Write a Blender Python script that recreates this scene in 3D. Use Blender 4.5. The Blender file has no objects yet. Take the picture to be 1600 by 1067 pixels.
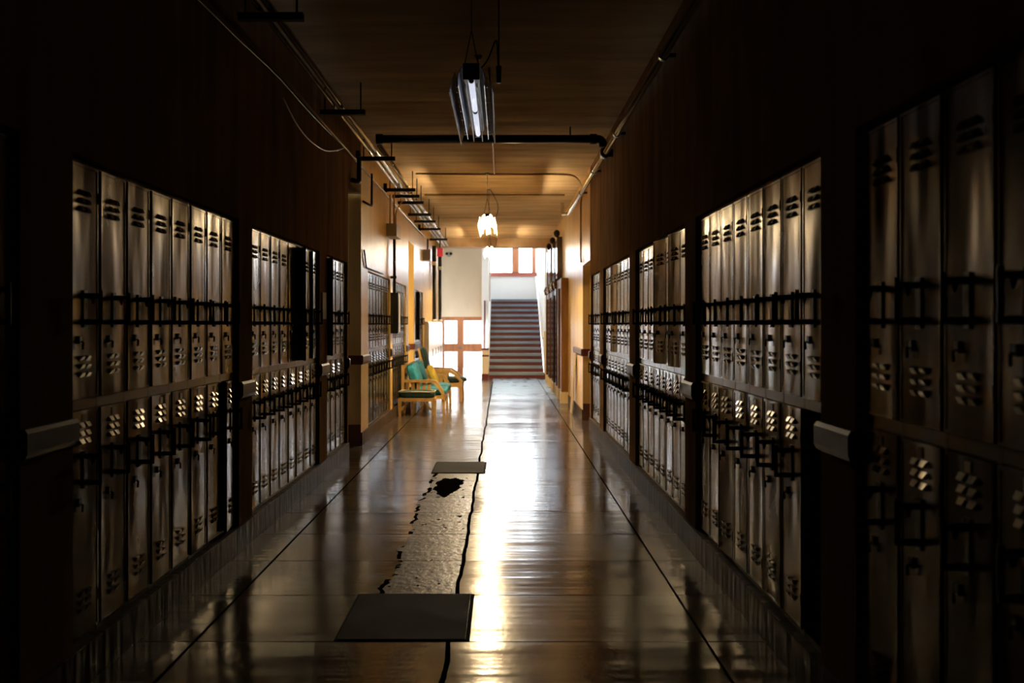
import bpy, bmesh, math, random
from mathutils import Vector, Matrix
random.seed(7)
PI = math.pi
sc = bpy.context.scene
C = sc.collection

# ------------------------------------------------------------------ frame
EYE = 1.40
XL, XR = -1.627, 1.173          # wall faces
ZC = 3.50                       # corridor ceiling
PITCH = 0.29                    # locker width
ZB = 0.157                      # ledge under the lockers
ZT = 2.052                      # top of the locker niches

# ------------------------------------------------------------------ materials
def nmat(name):
    m = bpy.data.materials.new(name); m.use_nodes = True
    nt = m.node_tree; nt.nodes.clear()
    out = nt.nodes.new('ShaderNodeOutputMaterial')
    return m, nt, out

def mat(name, col, rough=0.5, metal=0.0, spec=0.5, var=0.0, nscale=(6, 6, 6), bump=0.0, bscale=None, rvar=0.0,
        rnd=0.0, emit=None, estr=0.0, detail=4, coat=0.0, bdist=0.02):
    m, nt, out = nmat(name)
    N, L = nt.nodes.new, nt.links.new
    b = N('ShaderNodeBsdfPrincipled')
    L(b.outputs[0], out.inputs[0])
    b.inputs['Base Color'].default_value = (*col, 1)
    b.inputs['Roughness'].default_value = rough
    b.inputs['Metallic'].default_value = metal
    b.inputs['Specular IOR Level'].default_value = spec
    b.inputs['Coat Weight'].default_value = coat
    if emit:
        b.inputs['Emission Color'].default_value = (*emit, 1)
        b.inputs['Emission Strength'].default_value = estr
    if var or bump or rvar or rnd:
        tc = N('ShaderNodeTexCoord'); oi = N('ShaderNodeObjectInfo')
        sh = N('ShaderNodeVectorMath'); sh.operation = 'MULTIPLY_ADD'
        cb = N('ShaderNodeCombineXYZ')
        mu = N('ShaderNodeMath'); mu.operation = 'MULTIPLY'; mu.inputs[1].default_value = 37.0 if rnd else 0.0
        L(oi.outputs['Random'], mu.inputs[0])
        for i in range(3): L(mu.outputs[0], cb.inputs[i])
        sh.inputs[1].default_value = nscale
        L(tc.outputs['Object'], sh.inputs[0]); L(cb.outputs[0], sh.inputs[2])
        n = N('ShaderNodeTexNoise'); n.inputs['Scale'].default_value = 1.0; n.inputs['Detail'].default_value = detail
        L(sh.outputs[0], n.inputs['Vector'])
        if var or rnd:
            mr = N('ShaderNodeMapRange')
            mr.inputs['From Min'].default_value = 0.3; mr.inputs['From Max'].default_value = 0.7
            mr.inputs['To Min'].default_value = 1 - var; mr.inputs['To Max'].default_value = 1 + var
            L(n.outputs['Fac'], mr.inputs['Value'])
            r2 = N('ShaderNodeMapRange'); r2.inputs['To Min'].default_value = 1 - rnd; r2.inputs['To Max'].default_value = 1 + rnd
            L(oi.outputs['Random'], r2.inputs['Value'])
            mm = N('ShaderNodeMath'); mm.operation = 'MULTIPLY'
            L(mr.outputs[0], mm.inputs[0]); L(r2.outputs[0], mm.inputs[1])
            vm = N('ShaderNodeVectorMath'); vm.operation = 'SCALE'; vm.inputs[0].default_value = col
            L(mm.outputs[0], vm.inputs['Scale'])
            L(vm.outputs[0], b.inputs['Base Color'])
        if rvar:
            rr = N('ShaderNodeMapRange')
            rr.inputs['From Min'].default_value = 0.3; rr.inputs['From Max'].default_value = 0.7
            rr.inputs['To Min'].default_value = max(0.02, rough - rvar); rr.inputs['To Max'].default_value = rough + rvar
            L(n.outputs['Fac'], rr.inputs['Value']); L(rr.outputs[0], b.inputs['Roughness'])
        if bump:
            nb = n
            if bscale:
                s2 = N('ShaderNodeVectorMath'); s2.operation = 'MULTIPLY_ADD'; s2.inputs[1].default_value = bscale
                L(tc.outputs['Object'], s2.inputs[0]); L(cb.outputs[0], s2.inputs[2])
                nb = N('ShaderNodeTexNoise'); nb.inputs['Scale'].default_value = 1.0; nb.inputs['Detail'].default_value = 1.5
                L(s2.outputs[0], nb.inputs['Vector'])
            bp = N('ShaderNodeBump'); bp.inputs['Strength'].default_value = bump; bp.inputs['Distance'].default_value = bdist
            L(nb.outputs['Fac'], bp.inputs['Height']); L(bp.outputs[0], b.inputs['Normal'])
    return m

M = {}
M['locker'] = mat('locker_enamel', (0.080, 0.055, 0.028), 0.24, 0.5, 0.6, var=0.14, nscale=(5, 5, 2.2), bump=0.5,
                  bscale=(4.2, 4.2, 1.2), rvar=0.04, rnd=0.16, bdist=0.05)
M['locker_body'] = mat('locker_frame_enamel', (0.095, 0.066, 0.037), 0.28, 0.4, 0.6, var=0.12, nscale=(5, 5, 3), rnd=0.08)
M['black'] = mat('black_iron', (0.012, 0.011, 0.010), 0.45, 0.3, 0.4)
M['plate'] = mat('tag_metal', (0.30, 0.27, 0.22), 0.35, 0.7)
M['wall_near'] = mat('shaded_wall_paint', (0.27, 0.165, 0.09), 0.7, 0, 0.0, var=0.30, nscale=(5, 5, 0.9), bump=0.25, bscale=(9, 9, 1.2), bdist=0.01)  # golden wall in the dim near half, its shade put into this brown
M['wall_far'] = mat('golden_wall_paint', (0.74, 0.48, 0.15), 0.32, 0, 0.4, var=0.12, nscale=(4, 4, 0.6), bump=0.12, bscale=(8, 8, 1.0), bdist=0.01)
M['cream'] = mat('cream_plaster', (0.68, 0.58, 0.44), 0.6, 0, 0.3, var=0.06, nscale=(2, 2, 1))
M['beam'] = mat('beam_paint', (0.50, 0.36, 0.24), 0.6, 0, 0.2, var=0.1)
M['white_wall'] = mat('white_plaster', (0.80, 0.79, 0.77), 0.6, 0, 0.3, var=0.03, nscale=(2, 2, 1))
M['ceiling'] = mat('ceiling_plaster', (0.62, 0.47, 0.31), 0.7, 0, 0.0, var=0.22, nscale=(1.1, 5.0, 3), bump=0.15, bdist=0.01)
M['base'] = mat('stone_base', (0.075, 0.046, 0.03), 0.5, 0, 0.1, var=0.3, nscale=(9, 9, 3), bump=0.5, bscale=(14, 14, 3), bdist=0.02)
M['base_far'] = mat('brown_base_paint', (0.16, 0.075, 0.05), 0.4, 0, 0.5, var=0.15)
M['rail'] = mat('chair_rail_wood', (0.13, 0.08, 0.055), 0.45, 0, 0.3, var=0.15, nscale=(8, 8, 20))
M['darkwood'] = mat('dark_door_wood', (0.045, 0.024, 0.014), 0.35, 0, 0.5, var=0.3, nscale=(14, 14, 1.5))
M['redwood'] = mat('orange_stained_wood', (0.42, 0.17, 0.075), 0.4, 0, 0.5, var=0.2, nscale=(14, 14, 1.5))
M['brownwood'] = mat('brown_door_wood', (0.20, 0.085, 0.02), 0.28, 0, 0.5, var=0.25, nscale=(18, 18, 1.5))
M['casing'] = mat('polished_casing_wood', (0.06, 0.030, 0.018), 0.12, 0, 0.6, var=0.3, nscale=(18, 18, 1.5))
M['redpaint'] = mat('dark_red_paint', (0.12, 0.020, 0.015), 0.4, 0, 0.5, var=0.12)
M['sill'] = mat('red_sill_paint', (0.36, 0.09, 0.06), 0.4)
M['tread'] = mat('blue_grey_tread', (0.19, 0.24, 0.30), 0.5, 0, 0.4, var=0.12, nscale=(3, 8, 3))
M['pine'] = mat('honey_pine', (0.56, 0.34, 0.11), 0.35, 0, 0.5, var=0.2, nscale=(12, 4, 12))
M['teal'] = mat('teal_fabric', (0.03, 0.26, 0.36), 0.75, 0, 0.3, var=0.35, nscale=(9, 9, 9), bump=0.2)
M['darkgreen'] = mat('dark_green_fabric', (0.018, 0.05, 0.042), 0.75, 0, 0.3, var=0.5, nscale=(12, 12, 12), bump=0.2)
M['piping'] = mat('cream_piping', (0.55, 0.50, 0.36), 0.7, 0, 0.3)
M['yellow'] = mat('yellow_fabric', (0.62, 0.43, 0.06), 0.75, 0, 0.3, var=0.15, nscale=(10, 10, 10), bump=0.2)
M['pipe'] = mat('grey_pipe_steel', (0.72, 0.70, 0.66), 0.20, 0.95, 0.5, var=0.2, nscale=(10, 2, 10))
M['blackpipe'] = mat('black_pipe_iron', (0.016, 0.014, 0.012), 0.30, 0.3, 0.5)
M['conduit'] = mat('painted_conduit', (0.36, 0.24, 0.12), 0.4, 0, 0.5)
M['chrome'] = mat('louvre_aluminium', (0.84, 0.88, 0.95), 0.32, 1.0, 0.5, var=0.12, nscale=(20, 6, 20), bump=0.4, bscale=(30, 10, 30), bdist=0.01)
M['rim'] = mat('louvre_rim_enamel', (0.62, 0.52, 0.38), 0.4, 0, 0.5)
M['tube_off'] = mat('dim_tube_glass', (0.78, 0.80, 0.86), 0.15, 0, 0.6, emit=(0.76, 0.80, 0.95), estr=0.85)
M['tube_on'] = mat('lit_tube', (1, 0.9, 0.7), 0.4, emit=(1.0, 0.74, 0.40), estr=1000.0)
def blade_mat():
    m, nt, out = nmat('white_louvre_blade')
    N, L = nt.nodes.new, nt.links.new
    d = N('ShaderNodeBsdfDiffuse'); t = N('ShaderNodeBsdfTranslucent'); mx = N('ShaderNodeMixShader'); mx.inputs[0].default_value = 0.6
    for n in (d, t): n.inputs['Color'].default_value = (0.92, 0.86, 0.72, 1)
    L(d.outputs[0], mx.inputs[1]); L(t.outputs[0], mx.inputs[2]); L(mx.outputs[0], out.inputs[0])
    return m
M['blade_white'] = blade_mat()
M['greybox'] = mat('grey_box_enamel', (0.38, 0.36, 0.33), 0.35, 0.2, 0.5)
M['darkbox'] = mat('dark_box_enamel', (0.022, 0.020, 0.017), 0.4, 0.2, 0.4)
M['cabinet'] = mat('white_cabinet_enamel', (0.74, 0.72, 0.68), 0.22, 0, 0.5)
M['paper'] = mat('notice_paper', (0.30, 0.19, 0.12), 0.7)
M['exit_red'] = mat('exit_sign_red', (0.65, 0.03, 0.03), 0.4, emit=(1.0, 0.08, 0.10), estr=0.25)
M['board'] = mat('raw_board', (0.62, 0.47, 0.26), 0.5, 0, 0.4, var=0.12, nscale=(12, 12, 2))
M['coverplate'] = mat('dull_steel_plate', (0.042, 0.033, 0.026), 0.75, 0.0, 0.08, var=0.18, nscale=(4, 4, 4), bump=0.08, rvar=0.06)
M['gap'] = mat('dirt_gap', (0.012, 0.010, 0.008), 0.9, 0, 0.1)
M['whitepaint'] = mat('white_rail_paint', (0.82, 0.81, 0.80), 0.35, 0, 0.5)
M['yard'] = mat('pale_yard', (0.7, 0.7, 0.68), 0.9)

def glass_mat(name, tint):
    m, nt, out = nmat(name)
    N, L = nt.nodes.new, nt.links.new
    t = N('ShaderNodeBsdfTransparent'); t.inputs['Color'].default_value = (*tint, 1); g = N('ShaderNodeBsdfGlossy'); g.inputs['Roughness'].default_value = 0.02
    mx = N('ShaderNodeMixShader'); mx.inputs[0].default_value = 0.06
    L(t.outputs[0], mx.inputs[1]); L(g.outputs[0], mx.inputs[2]); L(mx.outputs[0], out.inputs[0])
    return m
M['glass'] = glass_mat('window_glass', (1, 1, 1))
M['glass_dim'] = glass_mat('dimming_glass', (0.42, 0.35, 0.25))  # tint cuts down the daylight through the added glazed doors

def floor_mat():
    m, nt, out = nmat('worn_floor')
    N, L = nt.nodes.new, nt.links.new
    tc = N('ShaderNodeTexCoord'); sp = N('ShaderNodeSeparateXYZ'); L(tc.outputs['Object'], sp.inputs[0])
    X, Y = sp.outputs[0], sp.outputs[1]
    def ma(op, a, b=None, c=None):
        n = N('ShaderNodeMath'); n.operation = op
        for i, v in enumerate((a, b, c)):
            if v is None: continue
            if isinstance(v, (int, float)): n.inputs[i].default_value = v
            else: L(v, n.inputs[i])
        return n.outputs[0]
    def noise(scale, detail=4, off=0.0):
        s = N('ShaderNodeVectorMath'); s.operation = 'MULTIPLY_ADD'; s.inputs[1].default_value = scale; s.inputs[2].default_value = (off,) * 3
        L(tc.outputs['Object'], s.inputs[0])
        n = N('ShaderNodeTexNoise'); n.inputs['Scale'].default_value = 1; n.inputs['Detail'].default_value = detail
        L(s.outputs[0], n.inputs['Vector']); return n.outputs['Fac']
    def near(v, c, w): return ma('COMPARE', v, c, w)
    row = ma('DIVIDE', ma('SUBTRACT', Y, 4.32), 0.74)
    fr = ma('FRACT', row)
    seam = ma('LESS_THAN', fr, 0.012)
    seam = ma('MAXIMUM', seam, near(X, -1.36, 0.007))
    seam = ma('MAXIMUM', seam, near(X, 0.90, 0.006))
    wob = noise((3, 2.0, 1), 4, 3.1)
    xw = ma('ADD', X, ma('MULTIPLY', ma('SUBTRACT', wob, 0.5), 0.05))
    crack = ma('MULTIPLY', near(xw, -0.235, 0.011), ma('LESS_THAN', Y, 24.0))
    rowid = ma('FLOOR', row)
    wn = N('ShaderNodeTexWhiteNoise'); wn.noise_dimensions = '1D'; L(rowid, wn.inputs['W'])
    # rough concrete trench fill between the two cover plates
    wob2 = noise((2.5, 3.0, 1), 6, 9.0)
    xl = ma('ADD', X, ma('MULTIPLY', ma('SUBTRACT', wob2, 0.5), 0.22))
    tr = ma('MULTIPLY', ma('GREATER_THAN', xl, -0.63), ma('LESS_THAN', xw, -0.235))
    tr = ma('MULTIPLY', tr, ma('MULTIPLY', ma('GREATER_THAN', Y, 5.05), ma('LESS_THAN', Y, 9.25)))
    tedge = ma('MULTIPLY', near(xl, -0.63, 0.014), ma('MULTIPLY', ma('GREATER_THAN', Y, 5.05), ma('LESS_THAN', Y, 9.25)))
    tedge = ma('MULTIPLY', tedge, ma('GREATER_THAN', noise((2, 4, 1), 3, 5.5), 0.5))
    pitn = noise((7, 3.2, 1), 5, 21.0)
    dx = ma('DIVIDE', ma('ADD', X, 0.47), 0.15); dy = ma('DIVIDE', ma('SUBTRACT', Y, 8.55), 0.62)
    dd = ma('ADD', ma('MULTIPLY', dx, dx), ma('MULTIPLY', dy, dy))
    pit = ma('GREATER_THAN', ma('SUBTRACT', ma('MULTIPLY', pitn, 2.0), dd), 0.42)
    # pits on the trench fill
    specks = ma('MULTIPLY', tr, ma('GREATER_THAN', noise((14, 9, 1), 4, 2.0), 0.66))
    dark = ma('MAXIMUM', ma('MAXIMUM', seam, crack), ma('MAXIMUM', ma('MAXIMUM', pit, tedge), specks))
    big = noise((1.6, 0.8, 1), 5, 0.0)
    val = ma('MULTIPLY', ma('MULTIPLY_ADD', big, 0.7, 0.65), ma('MULTIPLY_ADD', wn.outputs['Value'], 0.25, 0.87))
    val = ma('MULTIPLY', val, ma('SUBTRACT', 1.0, ma('MULTIPLY', dark, 0.85)))
    base = N('ShaderNodeMix'); base.data_type = 'RGBA'
    base.inputs[6].default_value = (0.075, 0.055, 0.040, 1); base.inputs[7].default_value = (0.065, 0.052, 0.042, 1)
    L(tr, base.inputs[0])
    spv = ma('MAXIMUM', ma('SUBTRACT', 0.5, ma('ADD', ma('MULTIPLY', tr, 0.36), ma('MULTIPLY', dark, 0.5))), 0.0)
    sky_tint = N('ShaderNodeMix'); sky_tint.data_type = 'RGBA'; sky_tint.inputs[7].default_value = (0.085, 0.15, 0.27, 1)  # blue of the skylight put into the floor colour towards the stairs
    L(base.outputs[2], sky_tint.inputs[6]); edge = N('ShaderNodeMapRange'); edge.inputs['From Min'].default_value = 16.6; edge.inputs['From Max'].default_value = 19.5
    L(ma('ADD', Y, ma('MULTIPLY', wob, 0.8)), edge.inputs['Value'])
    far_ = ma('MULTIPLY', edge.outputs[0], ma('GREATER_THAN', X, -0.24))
    L(far_, sky_tint.inputs[0])
    vm = N('ShaderNodeVectorMath'); vm.operation = 'SCALE'; L(sky_tint.outputs[2], vm.inputs[0]); L(val, vm.inputs['Scale'])
    b = N('ShaderNodeBsdfPrincipled'); L(b.outputs[0], out.inputs[0]); L(vm.outputs[0], b.inputs['Base Color'])
    r = ma('MULTIPLY_ADD', noise((3, 1.5, 1), 4, 7.7), 0.12, 0.07)
    r = ma('ADD', r, ma('MULTIPLY', wn.outputs['Value'], 0.05))
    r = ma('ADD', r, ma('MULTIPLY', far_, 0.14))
    r = ma('ADD', r, ma('MULTIPLY', tr, 0.17)); r = ma('ADD', r, ma('MULTIPLY', dark, 0.5))
    L(r, b.inputs['Roughness'])
    L(spv, b.inputs['Specular IOR Level'])
    # ripples that run across the corridor, plus a small tilt at every joint, plus grit
    rip = noise((0.7, 5.5, 1), 2, 1.3)
    grit = noise((40, 30, 1), 3, 4.4)
    h = ma('MULTIPLY', rip, 0.006)
    tilt = ma('MULTIPLY', ma('MULTIPLY', ma('SUBTRACT', wn.outputs['Value'], 0.5), fr), 0.006)
    h = ma('ADD', h, tilt)
    h = ma('ADD', h, ma('MULTIPLY', grit, 0.0005))
    h = ma('ADD', h, ma('MULTIPLY', ma('MULTIPLY', tr, noise((30, 20, 1), 5, 8.8)), 0.0035))
    h = ma('SUBTRACT', h, ma('MULTIPLY', dark, 0.006))
    bp = N('ShaderNodeBump'); bp.inputs['Strength'].default_value = 1.0; bp.inputs['Distance'].default_value = 1.0
    L(h, bp.inputs['Height']); L(bp.outputs[0], b.inputs['Normal'])
    return m
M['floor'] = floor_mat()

# ------------------------------------------------------------------ mesh helpers
class MB:
    def __init__(s): s.bm = bmesh.new()
    def box(s, x0, x1, y0, y1, z0, z1, rot=None, piv=None):
        vs = [s.bm.verts.new((x, y, z)) for x in (x0, x1) for y in (y0, y1) for z in (z0, z1)]
        for f in ((0, 1, 3, 2), (4, 6, 7, 5), (0, 4, 5, 1), (2, 3, 7, 6), (0, 2, 6, 4), (1, 5, 7, 3)):
            s.bm.faces.new([vs[i] for i in f])
        if rot is not None:
            bmesh.ops.rotate(s.bm, verts=vs, cent=piv or (0, 0, 0), matrix=rot)
        return vs
    def hexa(s, pts):          # 8 points, same order as box
        vs = [s.bm.verts.new(p) for p in pts]
        for f in ((0, 1, 3, 2), (4, 6, 7, 5), (0, 4, 5, 1), (2, 3, 7, 6), (0, 2, 6, 4), (1, 5, 7, 3)):
            s.bm.faces.new([vs[i] for i in f])
    def tube(s, pts, r, n=10, cap=True):
        pts = [Vector(p) for p in pts]; rings = []
        up = None
        for i, p in enumerate(pts):
            a = pts[max(0, i - 1)]; b = pts[min(len(pts) - 1, i + 1)]
            t = (b - a).normalized()
            if up is None:
                up = Vector((0, 0, 1)) if abs(t.z) < 0.9 else Vector((1, 0, 0))
            u = (up - t * up.dot(t))
            if u.length < 1e-4: u = t.orthogonal()
            u.normalize(); up = u; v = t.cross(u)
            k = 1.0
            if 0 < i < len(pts) - 1:
                d1 = (pts[i] - pts[i - 1]).normalized(); c = max(0.3, (1 + d1.dot((pts[i + 1] - pts[i]).normalized())) / 2) ** 0.5
                k = 1 / c if c < 0.99 else 1
            rr = r[i] if isinstance(r, (list, tuple)) else r
            rings.append([s.bm.verts.new(p + (u * math.cos(2 * PI * j / n) + v * math.sin(2 * PI * j / n)) * rr) for j in range(n)])
        for a, b in zip(rings, rings[1:]):
            for j in range(n): s.bm.faces.new((a[j], a[(j + 1) % n], b[(j + 1) % n], b[j]))
        if cap:
            s.bm.faces.new(rings[0][::-1]); s.bm.faces.new(rings[-1])
    def prism(s, poly, axis, a0, a1):    # poly of 2d points extruded along axis
        def P(p, a):
            return {'x': (a, p[0], p[1]), 'y': (p[0], a, p[1]), 'z': (p[0], p[1], a)}[axis]
        A = [s.bm.verts.new(P(p, a0)) for p in poly]; B = [s.bm.verts.new(P(p, a1)) for p in poly]
        n = len(poly)
        for i in range(n): s.bm.faces.new((A[i], A[(i + 1) % n], B[(i + 1) % n], B[i]))
        s.bm.faces.new(A[::-1]); s.bm.faces.new(B)
    def bevel(s, w, seg=1):
        bmesh.ops.bevel(s.bm, geom=[e for e in s.bm.edges if len(e.link_faces) == 2 and e.calc_face_angle(0) > 0.5], offset=w, segments=seg, affect='EDGES', clamp_overlap=True)
        return s
    def build(s, name, m, parent=None, smooth=False, loc=None):
        bmesh.ops.recalc_face_normals(s.bm, faces=s.bm.faces)
        me = bpy.data.meshes.new(name); 
        if loc is not None: bmesh.ops.translate(s.bm, verts=s.bm.verts, vec=-Vector(loc))
        s.bm.to_mesh(me); s.bm.free()
        me.materials.append(m)
        if smooth: me.shade_smooth()
        o = bpy.data.objects.new(name, me); C.objects.link(o)
        if parent is not None:
            o.parent = parent
        if loc is not None: o.location = loc
        return o

def smooth_path(pts, k=6):
    """Catmull-Rom through the points."""
    P = [Vector(p) for p in pts]; out = []
    for i in range(len(P) - 1):
        p0 = P[max(0, i - 1)]; p1 = P[i]; p2 = P[i + 1]; p3 = P[min(len(P) - 1, i + 2)]
        for j in range(k):
            t = j / k
            out.append(0.5 * ((2 * p1) + (p2 - p0) * t + (2 * p0 - 5 * p1 + 4 * p2 - p3) * t * t + (3 * p1 - p0 - 3 * p2 + p3) * t ** 3))
    out.append(P[-1]); return out
def elbow_path(pts, r, k=5):
    """Straight runs with rounded corners of radius r."""
    P = [Vector(p) for p in pts]; out = [P[0]]
    for i in range(1, len(P) - 1):
        a = P[i] + (P[i - 1] - P[i]).normalized() * r; b = P[i] + (P[i + 1] - P[i]).normalized() * r
        for j in range(k + 1):
            t = j / k; out.append((1 - t) ** 2 * a + 2 * t * (1 - t) * P[i] + t * t * b)
    out.append(P[-1]); return out

def tag(o, label, cat, group=None, kind=None):
    o['label'] = label; o['category'] = cat
    if group: o['group'] = group
    if kind: o['kind'] = kind
    return o
def thing(name, label, cat, loc=(0, 0, 0), rz=0.0, group=None):
    o = bpy.data.objects.new(name, None); C.objects.link(o)
    o.location = loc; o.rotation_euler = (0, 0, rz); o.empty_display_size = 0.1
    return tag(o, label, cat, group)
def struct(o):
    o['kind'] = 'structure'; return o
def copy_tree(o, parent=None, skip=()):
    c = o.copy(); C.objects.link(c); c.parent = parent
    for ch in list(o.children):
        if ch.name.split('.')[0] in skip: continue
        copy_tree(ch, c)
    return c

# ------------------------------------------------------------------ camera
cam = bpy.data.cameras.new('camera'); co = bpy.data.objects.new('camera', cam); C.objects.link(co)
co.location = (0, 0, EYE); co.rotation_euler = (PI / 2, 0, 0)
cam.sensor_width = 36; cam.lens = 1530 / 1600 * 36
cam.shift_x = 15 / 1600; cam.shift_y = -26.5 / 1600
cam.clip_start = 0.05; cam.clip_end = 200
cam.dof.use_dof = True; cam.dof.focus_distance = 7.0; cam.dof.aperture_fstop = 2.8
sc.camera = co

# ------------------------------------------------------------------ setting
# banks: (first edge, count) along Y
LB = [(2.42, 3), (3.72, 8), (6.38, 8), (9.10, 4), (11.88, 8), (14.50, 7), (18.28, 6)]
RB = [(1.50, 6), (3.62, 8), (6.30, 8), (9.06, 8), (11.80, 4)]
LDOOR = [(10.33, 11.27, 2.90), (16.95, 18.00, 2.85)]
RDOOR = [(13.10, 14.28, 2.26), (20.95, 21.80, 3.05)]  # second opening is cut for the added glazed door
LEND, REND = 25.4, 25.4
def wall(side, banks, doors, y0, y1, yswitch, tag_):
    s = -1 if side == 'L' else 1
    xf = XL if side == 'L' else XR
    xb = xf + s * 0.50
    def bx(mb, xa, xb_, *r): mb.box(min(xa, xb_), max(xa, xb_), *r)
    near, far = MB(), MB()
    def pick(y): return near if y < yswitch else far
    spans = []
    for (a, n) in banks: spans.append((a - 0.012, a + n * PITCH + 0.012, 'bank', ZT))
    for (a, b, z) in doors: spans.append((a, b, 'door', z))
    spans.sort(); y = y0
    for (a, b, kind, z) in spans:
        if a > y: bx(pick(y), xf, xb, y, a, 0, ZC)
        mb = pick(a)
        bx(mb, xf, xb, a, b, z, ZC)
        if kind == 'bank': bx(mb, xf + s * 0.42, xb, a, b, 0, z)
        y = b
    bx(pick(y), xf, xb, y, y1, 0, ZC)
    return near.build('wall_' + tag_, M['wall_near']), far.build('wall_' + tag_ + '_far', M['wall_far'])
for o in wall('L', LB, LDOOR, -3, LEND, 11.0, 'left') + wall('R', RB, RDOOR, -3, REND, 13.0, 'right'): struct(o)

def baseboard(side, banks, doors, y0, y1, name):
    s = -1 if side == 'L' else 1
    xf = XL if side == 'L' else XR
    mb = MB()
    def bx(xa, xb_, *r): mb.box(min(xa, xb_), max(xa, xb_), *r)
    for (a, n) in banks:
        bx(xf - s * 0.014, xf + s * 0.41, a - 0.012, a + n * PITCH + 0.012, 0, ZB)
    cuts = sorted([(a - 0.012, a + n * PITCH + 0.012) for a, n in banks] + [(a, b) for a, b, _ in doors])
    y = y0
    for a, b in cuts:
        if a - y > 0.02: bx(xf - s * 0.014, xf, y, a, 0, ZB)
        y = b
    bx(xf - s * 0.014, xf, y, y1, 0, ZB)
    mb.bevel(0.006, 2)
    return struct(mb.build(name, M['base']))
baseboard('L', LB, LDOOR, -3, 20.48, 'baseboard_left')
baseboard('R', RB, RDOOR[:1], -3, 17.3, 'baseboard_right')

def chair_rail(side, pieces, name):
    s = -1 if side == 'L' else 1
    xf = XL if side == 'L' else XR
    mb = MB()
    for (a, b) in pieces:
        prof = [(xf, 0.935), (xf - s * 0.018, 0.945), (xf - s * 0.026, 0.965), (xf - s * 0.026, 1.03), (xf - s * 0.016, 1.045), (xf, 1.045)]
        mb.prism(prof, 'y', a, b)
    return struct(mb.build(name, M['rail']))
def gaps(banks, doors, y0, y1):
    cuts = sorted([(a - 0.012, a + n * PITCH + 0.012) for a, n in banks] + [(a, b) for a, b, _ in doors])
    out = []; y = y0
    for a, b in cuts:
        if a - y > 0.03: out.append((y - 0.0, a + 0.0))
        y = b
    return out + ([(y, y1)] if y1 > y else [])
chair_rail('L', gaps(LB, LDOOR, 2.0, 19.0) , 'trim_1')
chair_rail('R', gaps(RB, RDOOR[:1], 1.2, 15.9), 'trim_2')

# rail and skirting returning on the far jambs of the doorways
mb = MB()
for (a, b, z), xf, s in [(LDOOR[0], XL, -1), (LDOOR[1], XL, -1), (RDOOR[0], XR, 1)]:
    x0, x1 = sorted((xf, xf + s * 0.44))
    mb.box(x0, x1, b - 0.022, b, 0.94, 1.045)
struct(mb.build('trim_3', M['redpaint']))
mb = MB()
for (a, b, z), xf, s in [(LDOOR[0], XL, -1), (LDOOR[1], XL, -1), (RDOOR[0], XR, 1)]:
    x0, x1 = sorted((xf, xf + s * 0.44))
    mb.box(x0, x1, b - 0.016, b, 0, 0.25)
struct(mb.build('baseboard_doorways', M['base_far']))

# doors deep inside the doorways
def panel_door(name, xa, ya, yb, z1, s, m):
    """a leaf across an opening in a side wall; xa is its corridor face, s the wall side"""
    mb = MB()
    x0, x1 = sorted((xa, xa + s * 0.045))
    w = yb - ya
    mb.box(x0, x1, ya, yb, 0.005, z1)
    for (u0, u1) in ((0.10, 0.46), (0.54, 0.90)):
        for (v0, v1) in ((0.10, 0.42), (0.48, 0.94)):
            a, b = sorted((xa - s * 0.001, xa - s * 0.012))
            mb.box(a, b, ya + w * u0, ya + w * u1, z1 * v0, z1 * v1)
    o = struct(mb.build(name, m))
    k = MB(); xk = xa - s * 0.05
    k.tube([(xa - s * 0.001, ya + 0.08, 1.0), (xk, ya + 0.08, 1.0)], 0.012, 8)
    k.tube([(xk, ya + 0.08, 1.0), (xk - s * 0.03, ya + 0.08, 1.0)], [0.03, 0.024], 12)
    k.build('door_knob', M['plate'], o, True)
    return o
panel_door('door_1', XL - 0.44, 10.335, 11.245, 2.89, -1, M['darkwood'])
def added_glazed_door(name, x, y0, y1, z1, m):  # unseen glazed leaf, added to let daylight into the far corridor
    f = MB()
    for (a, b, c_, d_) in ((y0, y0 + 0.07, 0.01, z1), (y1 - 0.07, y1, 0.01, z1), (y0, y1, 0.01, 0.22), (y0, y1, z1 - 0.08, z1), (y0, y1, 2.02, 2.10), (y0, y1, 0.95, 1.02)):
        f.box(x - 0.02, x + 0.02, a, b, c_, d_)
    o = struct(f.build(name, m))
    g = MB(); g.box(x - 0.003, x + 0.003, y0 + 0.06, y1 - 0.06, 0.15, z1 - 0.05); g.build('pane', M['glass_dim'], o)
    k = MB(); k.tube([(x - 0.06, y0 + 0.035, 1.0), (x + 0.06, y0 + 0.035, 1.0)], 0.02, 10); k.build('door_knob', M['plate'], o, True)
added_glazed_door('door_2', XL - 0.46, 16.955, 17.975, 2.84, M['redwood'])
added_glazed_door('door_10', XR + 0.46, 20.955, 21.795, 3.04, M['brownwood'])
panel_door('door_3', XR + 0.44, 13.105, 14.255, 2.25, 1, M['darkwood'])

mb = MB(); mb.box(-2.3, 2.0, -3, 25.42, -0.2, 0)
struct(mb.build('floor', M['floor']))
mb = MB(); mb.box(-2.3, 2.0, -3, 24.2, ZC, ZC + 0.15)
struct(mb.build('ceiling', M['ceiling']))
mb = MB(); mb.box(-2.3, 2.0, -3.2, -3, -0.2, ZC + 0.15)
struct(mb.build('wall_back', M['wall_near']))
mb = MB(); mb.box(XL, XR, 23.8, 24.2, 3.28, ZC)
struct(mb.build('ceiling_beam', M['beam']))

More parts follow.
